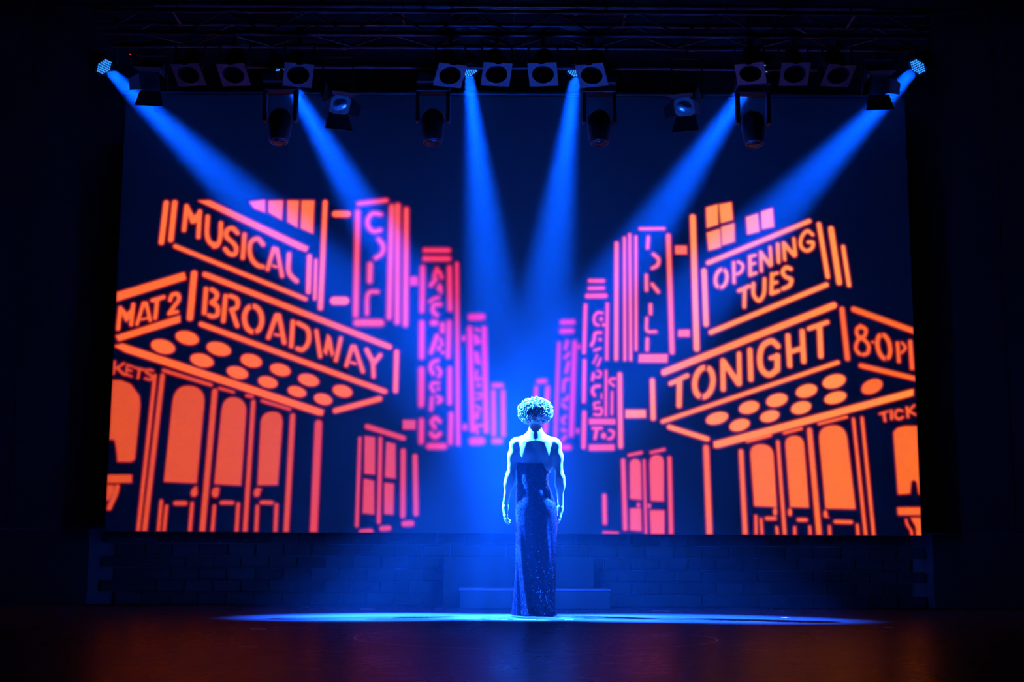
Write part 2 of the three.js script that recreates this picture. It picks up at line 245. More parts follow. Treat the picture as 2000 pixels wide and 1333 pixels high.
function stencil() {
  const total = new Float32Array(CW * CH * 3);
  for (const [name, items] of Object.entries(ARTWORK)) {
    const [ink, soft] = INKS[name], canvas = document.createElement('canvas'); canvas.width = CW; canvas.height = CH;
    const g = canvas.getContext('2d'); g.fillStyle = '#000'; g.fillRect(0, 0, CW, CH);
    g.fillStyle = g.strokeStyle = '#fff'; g.lineCap = g.lineJoin = 'round';
    for (const [kind, w, ...p] of items) {
      g.lineWidth = Math.max(w, 1); g.beginPath();
      if (kind === 's') { g.moveTo(p[0], p[1]); for (let i = 2; i < p.length; i += 2) g.lineTo(p[i], p[i + 1]); g.stroke(); }
      else if (kind === 'q') {
        const c = new THREE.CatmullRomCurve3(Array.from({ length: p.length / 2 }, (_, i) => V(p[2 * i], p[2 * i + 1], 0)));
        c.getPoints(40).forEach((v, i) => (i ? g.lineTo(v.x, v.y) : g.moveTo(v.x, v.y))); g.stroke();
      } else if (kind === 'f') { g.lineWidth = 3; g.moveTo(p[0], p[1]); for (let i = 2; i < p.length; i += 2) g.lineTo(p[i], p[i + 1]); g.closePath(); g.fill(); g.stroke(); }
      else if (kind === 'e') { g.ellipse(p[0], p[1], p[2], p[3], (p[4] * Math.PI) / 180, 0, 7); g.fill(); }
      else if (kind === 'o') {
        g.lineCap = 'butt';
        for (const s of [0, 1]) { g.beginPath(); g.ellipse(p[0], p[1], p[2], p[3], (p[4] * Math.PI) / 180, -Math.PI / 2 + s * Math.PI + 0.1, Math.PI / 2 + s * Math.PI - 0.1); g.stroke(); }
        g.lineCap = 'round';
      } else if (kind === 'a') {
        const [x0, y0, x1, y1, xt, yt, x2, y2, x3, y3] = p; g.lineWidth = 4;
        g.moveTo(x0, y0); g.lineTo(x1, y1); g.bezierCurveTo(x1 + (x1 - x0) * 0.1, y1 - (y1 - yt) * 0.75, xt - (xt - x1) * 0.55, yt, xt, yt);
        g.bezierCurveTo(xt + (x2 - xt) * 0.55, yt, x2 + (x2 - x3) * 0.1, y2 - (y2 - yt) * 0.75, x2, y2); g.lineTo(x3, y3); g.closePath(); g.fill(); g.stroke();
      }
    }
    // the slide is projected slightly out of focus: blur the mask with three box passes
    const px = g.getImageData(0, 0, CW, CH).data; let a = new Float32Array(CW * CH), b = new Float32Array(CW * CH);
    for (let i = 0; i < a.length; i++) a[i] = px[4 * i] / 255;
    const R = Math.max(1, Math.round(soft));
    for (let pass = 0; pass < 3; pass++) {
      for (let y = 0; y < CH; y++) { let s = 0; for (let x = -R; x < CW; x++) { if (x + R < CW) s += a[y * CW + x + R]; if (x - R - 1 >= 0) s -= a[y * CW + x - R - 1]; if (x >= 0) b[y * CW + x] = s / (2 * R + 1); } }
      for (let x = 0; x < CW; x++) { let s = 0; for (let y = -R; y < CH; y++) { if (y + R < CH) s += b[(y + R) * CW + x]; if (y - R - 1 >= 0) s -= b[(y - R - 1) * CW + x]; if (y >= 0) a[y * CW + x] = s / (2 * R + 1); } }
    }
    const c = new THREE.Color(ink);
    for (let i = 0; i < a.length; i++) { const v = a[i]; total[3 * i] += c.r * v; total[3 * i + 1] += c.g * v * v; total[3 * i + 2] += c.b * v * v; }
  }
  const grain = rnd, data = new Uint8Array(CW * CH * 4), enc = (v) => 255 * (v <= 0.0031308 ? v * 12.92 : 1.055 * Math.pow(Math.min(1, v), 1 / 2.4) - 0.055);
  for (let y = 0; y < CH; y++) for (let x = 0; x < CW; x++) {
    const i = ((CH - 1 - y) * CW + x) * 3, o = (y * CW + x) * 4, k = 0.93 + 0.14 * grain();
    data[o] = enc(total[i] * k); data[o + 1] = enc(total[i + 1] * k); data[o + 2] = enc(total[i + 2] * k); data[o + 3] = 255;
  }
  const t = new THREE.DataTexture(data, CW, CH); t.magFilter = THREE.LinearFilter; t.colorSpace = THREE.SRGBColorSpace; t.needsUpdate = true; return t;
}
{
  const s = thing('projection_screen', 'huge projection screen showing orange stencilled theatres with BROADWAY and TONIGHT signs', 'screen', [SCREEN.x, SCREEN.y, SCREEN.z]);
  const lit = new THREE.MeshStandardMaterial({ color: lin(0.045, 0.045, 0.045), roughness: 0.9, emissive: 0xffffff, emissiveMap: stencil(), emissiveIntensity: 1.12 });
  const cloth = mat([0.05, 0.05, 0.05], 0.9);
  part('screen_cloth', new THREE.BoxGeometry(SCREEN.w, SCREEN.h, 0.02), [cloth, cloth, cloth, cloth, lit, cloth], s, 'white cloth with glowing orange street picture');
  const glow = new THREE.RectAreaLight(lin(1, 0.2, 0.05), 0.02, SCREEN.w, SCREEN.h); glow.name = 'screen_glow'; glow.position.set(0, 0, 0.03); glow.rotation.y = Math.PI; s.add(glow);
  part('batten', rod(V(-SCREEN.w / 2 - 0.05, 0, 0), V(SCREEN.w / 2 + 0.05, 0, 0), 0.024), BLACK_METAL, s).position.set(0, SCREEN.h / 2 + 0.03, 0);
  for (const x of [-3.3, -1.1, 1.1, 3.3]) part('hanging_wire', rod(V(x, SCREEN.h / 2 + 0.03, 0), V(x, 4.45, 0), 0.004, 6), DARK_STEEL, s);
}

// ------------------------------------------------------------------ the lighting rig
const clampShape = join([new THREE.TorusGeometry(0.034, 0.011, 8, 16, 4.4).rotateZ(-0.6), box(0.03, 0.05, 0.03, 0, -0.058, 0), new THREE.CylinderGeometry(0.007, 0.007, 0.05, 8).rotateZ(Math.PI / 2).translate(0.045, -0.02, 0)]);
function aimAt(from, to) { return new THREE.Quaternion().setFromRotationMatrix(new THREE.Matrix4().lookAt(to, from, V(0, 1, 0))); }

const hangers = {};
function hang(on, x, z = 0) { part('clamp', clampShape, STEEL, hangers[on].t).position.set(x, hangers[on].y, z); }   // a hook clamp gripping the pipe, its lamp hangs below
function pipe(key, label, y, z, x0, x1, clamps, group) {
  const name = 'lighting_bar';
  const t = thing(name, label, 'pipe', [0, y, z], group);
  part('pipe', rod(V(x0, 0, 0), V(x1, 0, 0), 0.024, 14), DARK_STEEL, t);
  for (const x of clamps) part('clamp', clampShape.clone().rotateY(Math.PI / 2), STEEL, t).position.set(x, 0, 0);
  for (const x of [x0 + 0.6, (x0 + x1) / 2 + 0.15, x1 - 0.6]) part('hanging_wire', rod(V(x, 0.02, 0), V(x, 7.14 - y, 0), 0.004, 6), DARK_STEEL, t);
  hangers[key] = { t, y: 0 };
  return t;
}
pipe('rear', 'steel lighting bar carrying the six blue LED heads', 5.57, -1.46, -4.3, 4.3, [], 'flown steel pipes');
pipe('middle', 'low steel pipe carrying the four unlit moving spots', 4.75, -0.8, -2.6, 2.7, [], 'flown steel pipes');
pipe('high', 'high steel pipe with small clamps above the truss', 5.3, -0.75, -3.2, 3.2, [-2.35, -1.72, -1.36, -1.1, -0.8, -0.55, 0.55, 0.82, 1.08, 1.33, 1.9, 2.4], 'flown steel pipes');
{ // box truss across the stage, from which the cans hang
  const t = thing('lighting_truss', 'dark box truss spanning the stage above the lamp row', 'truss', [0, 4.82, -0.35]); hangers.truss = { t, y: 0 };
  const L = 3.5, A = 0.15, B = 0.2;
  for (const [y, z] of [[0, A], [0, -A], [B, A], [B, -A]]) part('chord', rod(V(-L, y, z), V(L, y, z), 0.021, 12), DARK_STEEL, t);
  const zig = [], n = 20;
  for (let k = 0; k < n; k++) {
    const x0 = -L + (2 * L * k) / n, x1 = x0 + (2 * L) / n, up = k % 2;
    for (const z of [A, -A]) part('brace', rod(V(x0, up ? B : 0, z), V(x1, up ? 0 : B, z), 0.009, 6), DARK_STEEL, t);
    part('brace', rod(V(x0, 0, up ? A : -A), V(x1, 0, up ? -A : A), 0.009, 6), DARK_STEEL, t);
  }
  for (const x of [-2.9, -0.95, 0.95, 2.9]) part('hanging_wire', rod(V(x, B, 0), V(x, 2.32, 0), 0.005, 6), DARK_STEEL, t), part('spreader', rod(V(x, B, -A), V(x, B, A), 0.016, 8), STEEL, t);
}

// moving LED heads: a honeycomb of small blue lenses
const LED_GLOW = new THREE.MeshStandardMaterial({ color: lin(0.05, 0.08, 0.2), roughness: 0.3, emissive: lin(0.03, 0.27, 1), emissiveIntensity: 1.5 });
const LED_FACE = mat([0.012, 0.016, 0.03], 0.25);
const ledDots = [];
for (let q = -3; q <= 3; q++) for (let r = -3; r <= 3; r++) if (Math.abs(q + r) <= 3) {
  const x = (q + r / 2) * 0.0245, y = r * 0.0212;
  ledDots.push(new THREE.SphereGeometry(0.0085, 10, 5, 0, Math.PI * 2, 0, Math.PI / 2).rotateX(Math.PI / 2).translate(x, y, 0.062));
}
const ledArray = join(ledDots);
const ledHeadShape = new THREE.LatheGeometry([[0, -0.1], [0.06, -0.1], [0.085, -0.08], [0.098, -0.03], [0.103, 0.05], [0.1, 0.066], [0.094, 0.068], [0.093, 0.058], [0, 0.058]].map(([x, y]) => new THREE.Vector2(x, y)), 32).rotateX(Math.PI / 2);
const ledFaceShape = new THREE.CylinderGeometry(0.092, 0.092, 0.004, 32).rotateX(Math.PI / 2).translate(0, 0, 0.06);
const ledSpots = [
  [-3.845, 4.975, [0.167, 1.096], 'blue LED moving head at the far left end of the lamp row'],
  [-2.167, 4.944, [0.034, 1.096], 'blue LED moving head second from the left, half behind a square lamp'],
  [-0.422, 4.959, [-0.014, 1.095], 'blue LED moving head just left of stage centre'],
  [0.587, 4.960, [0.098, 1.096], 'blue LED moving head just right of stage centre'],
  [2.313, 5.000, [-0.176, 1.094], 'blue LED moving head second from the right, showing a thin crescent of lenses'],
  [3.799, 5.019, [0.167, 1.116], 'blue LED moving head at the far right end of the lamp row'],
];
for (const [x, y, [tx, ty], label] of ledSpots) {
  const t = thing('led_moving_head', label, 'stage light', [x, 5.57, -1.46], 'blue LED heads throwing beams');
  const at = V(0, y - 5.57, 0), aim = V(tx - x, ty - 5.57, 0.06 + 1.46), dir = aim.clone().sub(at).normalize();
  const c = at.clone().addScaledVector(dir, -0.06), quat = aimAt(at, aim);
  hang('rear', x);
  part('base', box(0.2, 0.1, 0.17, 0, -0.135, 0, 0.015), BLACK_METAL, t);
  const yoke = part('yoke', box(0.26, 0.03, 0.09, 0, -0.205, 0, 0.01), BLACK_METAL, t);
  for (const s of [-1, 1]) part('yoke_arm', rod(V(s * 0.122, -0.2, 0), V(s * 0.122, c.y - 0.01, c.z), 0.014, 8), BLACK_METAL, yoke);
  const head = part('head', ledHeadShape, BLACK_METAL, t); head.position.copy(c); head.quaternion.copy(quat);
  part('face_plate', ledFaceShape, LED_FACE, head);
  const dots = part('led_array', ledArray, LED_GLOW, head, 'cluster of small glowing blue lenses'); dots.userData.kind = 'stuff';
  const spot = new THREE.SpotLight(LED_BLUE, LED_POWER, 0, THREE.MathUtils.degToRad(6.7), 0.85, 2);
  spot.name = 'led_beam'; spot.position.copy(at).addScaledVector(dir, 0.022); spot.target.position.copy(aim); spot.target.name = 'beam_aim';
  spot.castShadow = true; spot.shadow.radius = 2.6; spot.shadow.mapSize.set(1024, 1024); t.add(spot, spot.target);
}

// parabolic cans with square colour frames
const canShape = new THREE.LatheGeometry([[0, -0.17], [0.05, -0.168], [0.075, -0.14], [0.095, -0.06], [0.1, 0.1], [0.106, 0.104], [0.106, 0.112], [0.096, 0.112], [0.092, 0.0], [0, -0.02]].map(([x, y]) => new THREE.Vector2(x, y)), 28).rotateX(Math.PI / 2);
const frameOutline = new THREE.Shape([[-0.122, -0.122], [0.122, -0.122], [0.122, 0.122], [0.03, 0.122], [0.022, 0.108], [-0.022, 0.108], [-0.03, 0.122], [-0.122, 0.122]].map(([x, y]) => new THREE.Vector2(x, y)));
frameOutline.holes.push(new THREE.Path().absarc(0, 0, 0.092, 0, Math.PI * 2, true));
const frameShape = new THREE.ExtrudeGeometry(frameOutline, { depth: 0.006, bevelEnabled: false, curveSegments: 24 }).translate(0, 0, 0.116);
const FRAME = mat([0.05, 0.05, 0.055], 0.5, 0.2);
const CAN_GLASS = mat([0.02, 0.02, 0.025], 0.12);
function parCan(x, y, z, aim, label, ring = FRAME) {
  const t = thing('par_can', label, 'stage light', [x, 4.82, z], 'unlit cans hanging from the truss');
  const c = V(0, y - 4.82, 0), quat = aimAt(V(x, y, z), V(...aim)), dir = V(...aim).sub(V(x, y, z)).normalize(); c.addScaledVector(dir, -0.118);
  hang('truss', x, z + 0.35);
  const yoke = [-1, 1].map((s) => rod(V(s * 0.125, -0.092, c.z * 0.5), V(s * 0.125, c.y, c.z), 0.009, 6));
  part('yoke', join([...yoke, rod(V(-0.125, -0.092, c.z * 0.5), V(0.125, -0.092, c.z * 0.5), 0.009, 6)]), BLACK_METAL, t);
  const can = part('can', canShape, BLACK_METAL, t); can.position.copy(c); can.quaternion.copy(quat);
  part('lens', new THREE.SphereGeometry(0.09, 20, 6, 0, Math.PI * 2, 0, 0.6).rotateX(Math.PI / 2).scale(1.7, 1.7, 0.6).translate(0, 0, -0.055), CAN_GLASS, can);
  part('color_frame', frameShape, ring, can, 'square dark metal colour frame');
  return t;
}
const BLUEGEL = FRAME;
parCan(-0.535, 4.457, -0.2, [-0.33, 3.4, 0.45], 'square-framed can beside the beam left of centre');
parCan(-0.143, 4.468, -0.2, [-0.05, 3.45, 0.45], 'left one of the two square-framed cans at stage centre');
parCan(0.249, 4.47, -0.2, [0.17, 3.45, 0.45], 'right one of the two square-framed cans at stage centre');
parCan(0.66, 4.464, -0.2, [0.46, 3.4, 0.45], 'square-framed can beside the beam right of centre');
parCan(-1.815, 4.452, -0.2, [-1.65, 3.4, 0.5], 'square-framed can in front of the second LED head from the left');
parCan(2.0, 4.487, -0.2, [1.85, 3.45, 0.3], 'square-framed can in front of the second LED head from the right');
parCan(2.372, 4.485, -0.2, [2.35, 3.4, 0.5], 'square-framed can right of the second beam from the right');
parCan(2.74, 4.475, -0.2, [2.82, 3.4, 0.4], 'square-framed can at the right end of the truss');
parCan(-2.74, 4.45, -0.2, [-2.82, 3.4, 0.4], 'square-framed can near the left end of the truss');
parCan(-2.36, 4.452, -0.2, [-2.42, 3.4, 0.4], 'square-framed can second from the left end of the truss');

// box lanterns with four barn doors, seen edge-on
const doorShape = (w0, w1, h) => new THREE.ExtrudeGeometry(new THREE.Shape([[-w0, 0], [w0, 0], [w1, h], [-w1, h]].map(([x, y]) => new THREE.Vector2(x, y))), { depth: 0.003, bevelEnabled: false });
const doorWide = doorShape(0.085, 0.12, 0.15), doorSlim = doorShape(0.075, 0.05, 0.12);
function barnDoor(x, y, z, aim, label, top, indicator) {
  const t = thing('barn_door_lantern', label, 'stage light', [x, top, z], 'lanterns with barn doors');
  const c = V(0, y - top, 0), quat = aimAt(V(x, y, z), V(...aim));
  hang('truss', x, z + 0.35);
  part('yoke', join([...[-1, 1].map((s) => rod(V(s * 0.13, -0.092, 0), V(s * 0.13, c.y, 0), 0.009, 6)), rod(V(-0.13, -0.092, 0), V(0.13, -0.092, 0), 0.009, 6)]), BLACK_METAL, t);
  const body = part('body', join([box(0.2, 0.2, 0.22, 0, 0, 0, 0.02), new THREE.CylinderGeometry(0.1, 0.1, 0.05, 24).rotateX(Math.PI / 2).translate(0, 0, 0.13)]), BLACK_METAL, t);
  body.position.copy(c); body.quaternion.copy(quat);
  part('lens', new THREE.SphereGeometry(0.08, 20, 6, 0, Math.PI * 2, 0, 0.6).rotateX(Math.PI / 2).scale(1.6, 1.6, 0.5).translate(0, 0, 0.12), CAN_GLASS, body);
  for (let k = 0; k < 4; k++) {
    const d = part('barn_door', k % 2 ? doorSlim : doorWide, FRAME, body);
    d.quaternion.setFromAxisAngle(V(0, 0, 1), (k * Math.PI) / 2).multiply(new THREE.Quaternion().setFromAxisAngle(V(1, 0, 0), 0.95));
    d.position.set(0, 0.088, 0.155).applyAxisAngle(V(0, 0, 1), (k * Math.PI) / 2);
  }
  if (indicator) { const l = part('indicator_light', new THREE.SphereGeometry(0.008, 10, 8), new THREE.MeshStandardMaterial({ color: 0x220000, emissive: lin(1, 0.03, 0.05), emissiveIntensity: 0.8 }), t, 'tiny red indicator light'); l.position.set(-0.19, -0.09, 0.02); }
  return t;
}
barnDoor(-1.52, 4.36, -0.5, [-1.1, 3.3, 0.6], 'barn-door lantern to the right of the second beam from the left', 4.82);
barnDoor(1.5, 4.36, -0.5, [1.1, 3.3, 0.6], 'barn-door lantern to the left of the second beam from the right', 4.82);
barnDoor(-3.13, 4.55, -0.5, [-2.95, 3.4, 0.9], 'barn-door lantern with a red indicator beside the far left beam', 4.82, true);
barnDoor(3.15, 4.55, -0.5, [2.97, 3.4, 0.9], 'barn-door lantern beside the far right beam', 4.82);

// unlit moving spots hanging nose down
const noseShape = new THREE.LatheGeometry([[0, 0.16], [0.06, 0.155], [0.095, 0.11], [0.105, 0.03], [0.1, -0.08], [0.085, -0.15], [0.07, -0.165], [0.062, -0.165], [0.06, -0.15], [0, -0.15]].map(([x, y]) => new THREE.Vector2(x, y)), 28);
const GLASS_LENS = mat([0.012, 0.012, 0.016], 0.1, 0, { specularIntensity: 0.6 });
for (const [x, label] of [[-2.06, 'unlit moving spot under the truss beside the second beam from the left'], [-0.71, 'unlit moving spot hanging left of the two central beams'], [0.76, 'unlit moving spot hanging right of the two central beams'], [2.12, 'unlit moving spot under the truss beside the second beam from the right']]) {
  const t = thing('moving_spot', label, 'stage light', [x, 4.75, -0.8], 'unlit moving spots hanging nose down');
  hang('middle', x);
  part('base', box(0.3, 0.1, 0.24, 0, -0.135, 0, 0.02), BLACK_METAL, t);
  const yoke = part('yoke', box(0.3, 0.05, 0.12, 0, -0.22, 0, 0.015), BLACK_METAL, t);
  for (const s of [-1, 1]) part('yoke_arm', box(0.035, 0.3, 0.1, s * 0.135, -0.37, 0, 0.012), BLACK_METAL, yoke);
  const head = part('head', noseShape, BLACK_METAL, t); head.position.set(0, -0.56, 0.01); head.rotation.x = -0.25;
  part('lens', new THREE.SphereGeometry(0.06, 20, 8, 0, Math.PI * 2, Math.PI / 2, Math.PI / 2).scale(1, 0.45, 1).translate(0, -0.152, 0), GLASS_LENS, head);
}

// ------------------------------------------------------------------ on the stage
{
  const t = thing('stage_step', 'low black two-tier step unit against the brick wall behind the singer', 'step', [0, 0, 0]);
  const wood = mat([0.03, 0.03, 0.032], 0.5);
  part('lower_step', box(1.3, 0.155, 0.34, 0.21, 0.0785, -1.3, 0.006), wood, t);
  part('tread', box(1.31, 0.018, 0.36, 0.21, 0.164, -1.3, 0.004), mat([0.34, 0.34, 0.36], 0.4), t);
  part('upper_block', box(1.34, 0.445, 0.3, 0.07, 0.2235, -1.635, 0.006), BLACK_PAINT, t);
}
{
  const ring = new THREE.RingGeometry(1.0, 1.012, 96).rotateX(-Math.PI / 2).translate(0.14, 0.0012, 3.1);
  part('floor_seam', ring, mat([0.12, 0.12, 0.13], 0.3), floor, 'thin circular line inlaid in the stage floor');
}
const TAPE = mat([0.75, 0.76, 0.78], 0.35);
for (const [x, z, w, d, a, label] of [
  [-1.21, -0.95, 0.12, 0.05, 0.1, 'white tape mark on the floor left of the step'], [-0.62, -1.05, 0.05, 0.05, 0.5, 'tiny white tape mark beside the step corner'],
  [-1.54, 2.37, 0.09, 0.05, 0.2, 'white tape mark at the left front of the light pool'], [-1.29, 4.03, 0.09, 0.03, 0.0, 'thin white tape mark nearest the stage front'],
  [2.49, 1.69, 0.06, 0.05, 0.3, 'white tape mark far out on the right'], [2.09, 0.28, 0.05, 0.05, 0.8, 'small white tape mark at the right rim of the light pool'],
  [1.27, -0.9, 0.16, 0.05, 0.0, 'white tape mark on the floor right of the step'], [-0.1, 0.88, 0.16, 0.05, 0.0, 'left white tape strip in front of the singer'],
  [0.1, 0.88, 0.16, 0.05, 0.0, 'long white tape strip in front of the singer'], [0.42, 0.88, 0.06, 0.05, 0.0, 'short white tape strip in front right of the singer'],
]) { const t = thing('tape_mark', label, 'tape', [x, 0, z], 'tape marks on the stage floor'); t.rotation.y = a; part('strip', box(w, 0.0016, d, 0, 0.0008, 0), TAPE, t); }

// ------------------------------------------------------------------ the singer, seen from behind
const smin = (a, b, k) => { const h = Math.max(k - Math.abs(a - b), 0) / k; return Math.min(a, b) - h * h * k * 0.25; };
function capsule(ax, ay, az, ra, bx, by, bz, rb) {
  const dx = bx - ax, dy = by - ay, dz = bz - az, ll = dx * dx + dy * dy + dz * dz || 1e-9;
  return (x, y, z) => { const t = Math.min(1, Math.max(0, ((x - ax) * dx + (y - ay) * dy + (z - az) * dz) / ll)), px = x - ax - t * dx, py = y - ay - t * dy, pz = z - az - t * dz; return Math.sqrt(px * px + py * py + pz * pz) - (ra + (rb - ra) * t); };
}
function ellipsoid(cx, cy, cz, rx, ry, rz) {
  return (x, y, z) => { const px = (x - cx) / rx, py = (y - cy) / ry, pz = (z - cz) / rz, k = Math.sqrt(px * px + py * py + pz * pz), g = Math.sqrt((px / rx) ** 2 + (py / ry) ** 2 + (pz / rz) ** 2) || 1e-6; return (k * (k - 1)) / g; };
}
const blend = (list, k) => (x, y, z) => { let d = 1e3; for (const f of list) d = smin(d, f(x, y, z), k); return d; };
function sdfMesh(field, [cx, cy, cz], half, res, lo, hi) {
  const mc = new MarchingCubes(res, new THREE.MeshStandardMaterial(), false, false, 120000), h = res / 2; mc.isolation = 0; mc.field.fill(-1);
  for (let k = 1; k < res - 1; k++) { const z = cz + ((k - h) / h) * half; if (z < lo[2] || z > hi[2]) continue;
    for (let j = 1; j < res - 1; j++) { const y = cy + ((j - h) / h) * half; if (y < lo[1] || y > hi[1]) continue;
      for (let i = 1; i < res - 1; i++) { const x = cx + ((i - h) / h) * half; if (x < lo[0] || x > hi[0]) continue; mc.field[i + j * res + k * res * res] = -field(x, y, z); } } }
  mc.update();
  const n = mc.count, g = new THREE.BufferGeometry();
  g.setAttribute('position', new THREE.BufferAttribute(mc.positionArray.slice(0, n * 3), 3)); g.setAttribute('normal', new THREE.BufferAttribute(mc.normalArray.slice(0, n * 3), 3));
  g.scale(half, half, half).translate(cx, cy, cz);
  const p = g.attributes.position, nn = g.attributes.normal, e = 0.002;   // normals from the field itself
  for (let i = 0; i < n; i++) { const x = p.getX(i), y = p.getY(i), z = p.getZ(i), v = V(field(x + e, y, z) - field(x - e, y, z), field(x, y + e, z) - field(x, y - e, z), field(x, y, z + e) - field(x, y, z - e)).normalize(); nn.setXYZ(i, v.x, v.y, v.z); }
  return mergeVertices(g, 1e-5);
}
const person = thing('person', 'woman in a long strapless sequinned gown standing with her back turned in the light pool', 'person', [0.187, 0, 0.14]); person.scale.setScalar(0.974);
{
  const bones = [];
  const both = (f) => { bones.push(f(-1)); bones.push(f(1)); };
  // trunk; she faces upstage, so her back is towards +z
  const slab = (x, y, z) => { const qx = Math.max(0, Math.abs(x) - 0.108 + 0.15 * Math.max(0, 1.28 - y) + 0.5 * Math.max(0, y - 1.33)), qy = Math.max(0, Math.abs(y - 1.262) - 0.098), qz = Math.max(0, Math.abs(z - 0.002) - 0.06 + 0.02 * Math.abs(x / 0.1)); return Math.sqrt(qx * qx + qy * qy + qz * qz) - 0.03; };
  bones.push(slab, ellipsoid(0, 1.2, -0.012, 0.125, 0.16, 0.08), ellipsoid(-0.015, 1.07, 0, 0.098, 0.15, 0.08), ellipsoid(0.005, 0.87, 0.0, 0.13, 0.12, 0.09));
  both((s) => ellipsoid(s * 0.07, 1.29, 0.062, 0.034, 0.06, 0.03));                            // shoulder blades
  both((s) => capsule(s * 0.025, 1.42, 0.008, 0.042, s * 0.125, 1.36, 0.0, 0.042));         // trapezius
  both((s) => capsule(s * 0.03, 1.375, -0.05, 0.03, s * 0.15, 1.365, -0.01, 0.035));          // collar bones
  both((s) => ellipsoid(s * 0.06, 1.205, -0.066, 0.05, 0.055, 0.04));
  both((s) => ellipsoid(s * 0.06 + 0.005, 0.86, 0.035, 0.06, 0.08, 0.06));
  bones.push(capsule(0, 1.4, 0.012, 0.054, 0, 1.53, -0.008, 0.049));
  const arm = { '-1': [[-0.163, 1.345, 0.0], [-0.2, 1.09, 0.02], [-0.238, 0.865, -0.015]], 1: [[0.168, 1.342, 0.0], [0.198, 1.082, 0.02], [0.205, 0.86, -0.03]] };
  for (const s of [-1, 1]) {
    const [a, b, c] = arm[s], mid = (p, q, t) => p.map((v, i) => v + (q[i] - v) * t), u = mid(a, b, 0.35), w = mid(b, c, 0.25);
    bones.push(capsule(...a, 0.042, ...u, 0.037), capsule(...u, 0.037, ...b, 0.03), capsule(...b, 0.03, ...w, 0.031), capsule(...w, 0.031, ...c, 0.022));
  }
  both((s) => capsule(s * 0.07, 0.85, 0, 0.07, s * 0.07, 0.48, -0.01, 0.055));
  both((s) => capsule(s * 0.07, 0.48, -0.01, 0.052, s * 0.07, 0.4, 0.012, 0.052)); both((s) => capsule(s * 0.07, 0.4, 0.012, 0.052, s * 0.065, 0.1, 0.015, 0.034));
  both((s) => capsule(s * 0.065, 0.09, 0.02, 0.034, s * 0.075, 0.035, -0.13, 0.026));
  const bodyField = blend(bones, 0.045);
  const bodyMesh = sdfMesh(bodyField, [0, 0.78, 0], 0.82, 150, [-0.32, -0.01, -0.2], [0.32, 1.53, 0.2]);

  // head: skull, jaw, nose, brow, lips, ears; looking upstage with a slight lift
  const head = blend([ellipsoid(0, 1.605, 0.012, 0.077, 0.092, 0.094), ellipsoid(0, 1.565, -0.028, 0.062, 0.085, 0.066), ellipsoid(0, 1.508, -0.055, 0.032, 0.026, 0.03), capsule(0, 1.6, -0.094, 0.009, 0, 1.563, -0.108, 0.013),
    capsule(-0.012, 1.558, -0.096, 0.009, 0.012, 1.558, -0.096, 0.009), capsule(-0.04, 1.615, -0.072, 0.014, 0.04, 1.615, -0.072, 0.014), ellipsoid(-0.077, 1.575, 0.01, 0.012, 0.031, 0.02), ellipsoid(0.077, 1.575, 0.01, 0.012, 0.031, 0.02),
    ellipsoid(-0.038, 1.565, -0.072, 0.02, 0.018, 0.015), ellipsoid(0.038, 1.565, -0.072, 0.02, 0.018, 0.015), capsule(0, 1.42, 0.01, 0.05, 0, 1.54, -0.006, 0.048)], 0.018);
  const face = (x, y, z) => { let d = head(x, y, z); for (const s of [-1, 1]) { const e = ellipsoid(s * 0.031, 1.597, -0.098, 0.018, 0.011, 0.018)(x, y, z); d = -smin(-d, e, 0.008); d = Math.min(d, ellipsoid(s * 0.031, 1.596, -0.078, 0.013, 0.011, 0.013)(x, y, z)); }
    d = Math.min(d, Math.min(capsule(-0.019, 1.531, -0.081, 0.005, 0.019, 1.531, -0.081, 0.005)(x, y, z), capsule(-0.015, 1.523, -0.081, 0.006, 0.015, 1.523, -0.081, 0.006)(x, y, z))); return d; };
  const headMesh = sdfMesh(face, [0, 1.575, 0], 0.16, 84, [-0.12, 1.44, -0.14], [0.12, 1.72, 0.13]);

  // hands: palm and five bent fingers, hanging relaxed
  const hands = [];
  for (const s of [-1, 1]) {
    const w = arm[s][2], tip = s < 0 ? [0.012, -1, -0.1] : [-0.1, -1, -0.12];
    const down = V(...tip).normalize(), across = V(0.25 * s, 0.0, -0.97).addScaledVector(down, -V(0.25 * s, 0, -0.97).dot(down)).normalize(), palmOut = down.clone().cross(across).normalize();
    if (palmOut.x * s < 0) palmOut.negate();                                  // back of the hand points away from the body
    const P = (u, v, n) => V(...w).addScaledVector(down, u).addScaledVector(across, v).addScaledVector(palmOut, n);
    const cap = (a, ra, b, rb) => capsule(a.x, a.y, a.z, ra, b.x, b.y, b.z, rb), list = [];
    const palm = blend([cap(P(-0.015, 0, 0), 0.023, P(0.03, 0, 0), 0.02), cap(P(0.015, -0.015, 0), 0.016, P(0.08, -0.027, 0), 0.0125), cap(P(0.015, 0, 0), 0.017, P(0.085, 0, 0), 0.0125), cap(P(0.015, 0.014, 0), 0.016, P(0.082, 0.025, 0), 0.0125), cap(P(0.01, 0.012, -0.006), 0.016, P(0.045, 0.03, -0.01), 0.014)], 0.02);
    list.push(palm);
    for (const [v, l, bend] of [[-0.03, 0.056, 0.62], [-0.01, 0.07, 0.5], [0.01, 0.076, 0.42], [0.03, 0.068, 0.3]]) {
      let a = P(0.08, v, 0), ang = bend * 0.35, r = 0.0096; const chain = [];
      for (const part of [0.45, 0.31, 0.24]) { const d = down.clone().multiplyScalar(Math.cos(ang)).addScaledVector(palmOut, -Math.sin(ang)).addScaledVector(across, v * 1.6), b = a.clone().addScaledVector(d, l * part); chain.push(cap(a, r, b, r * 0.91)); a = b; r *= 0.91; ang += bend * 0.75; }
      list.push(blend(chain, 0.004));
    }
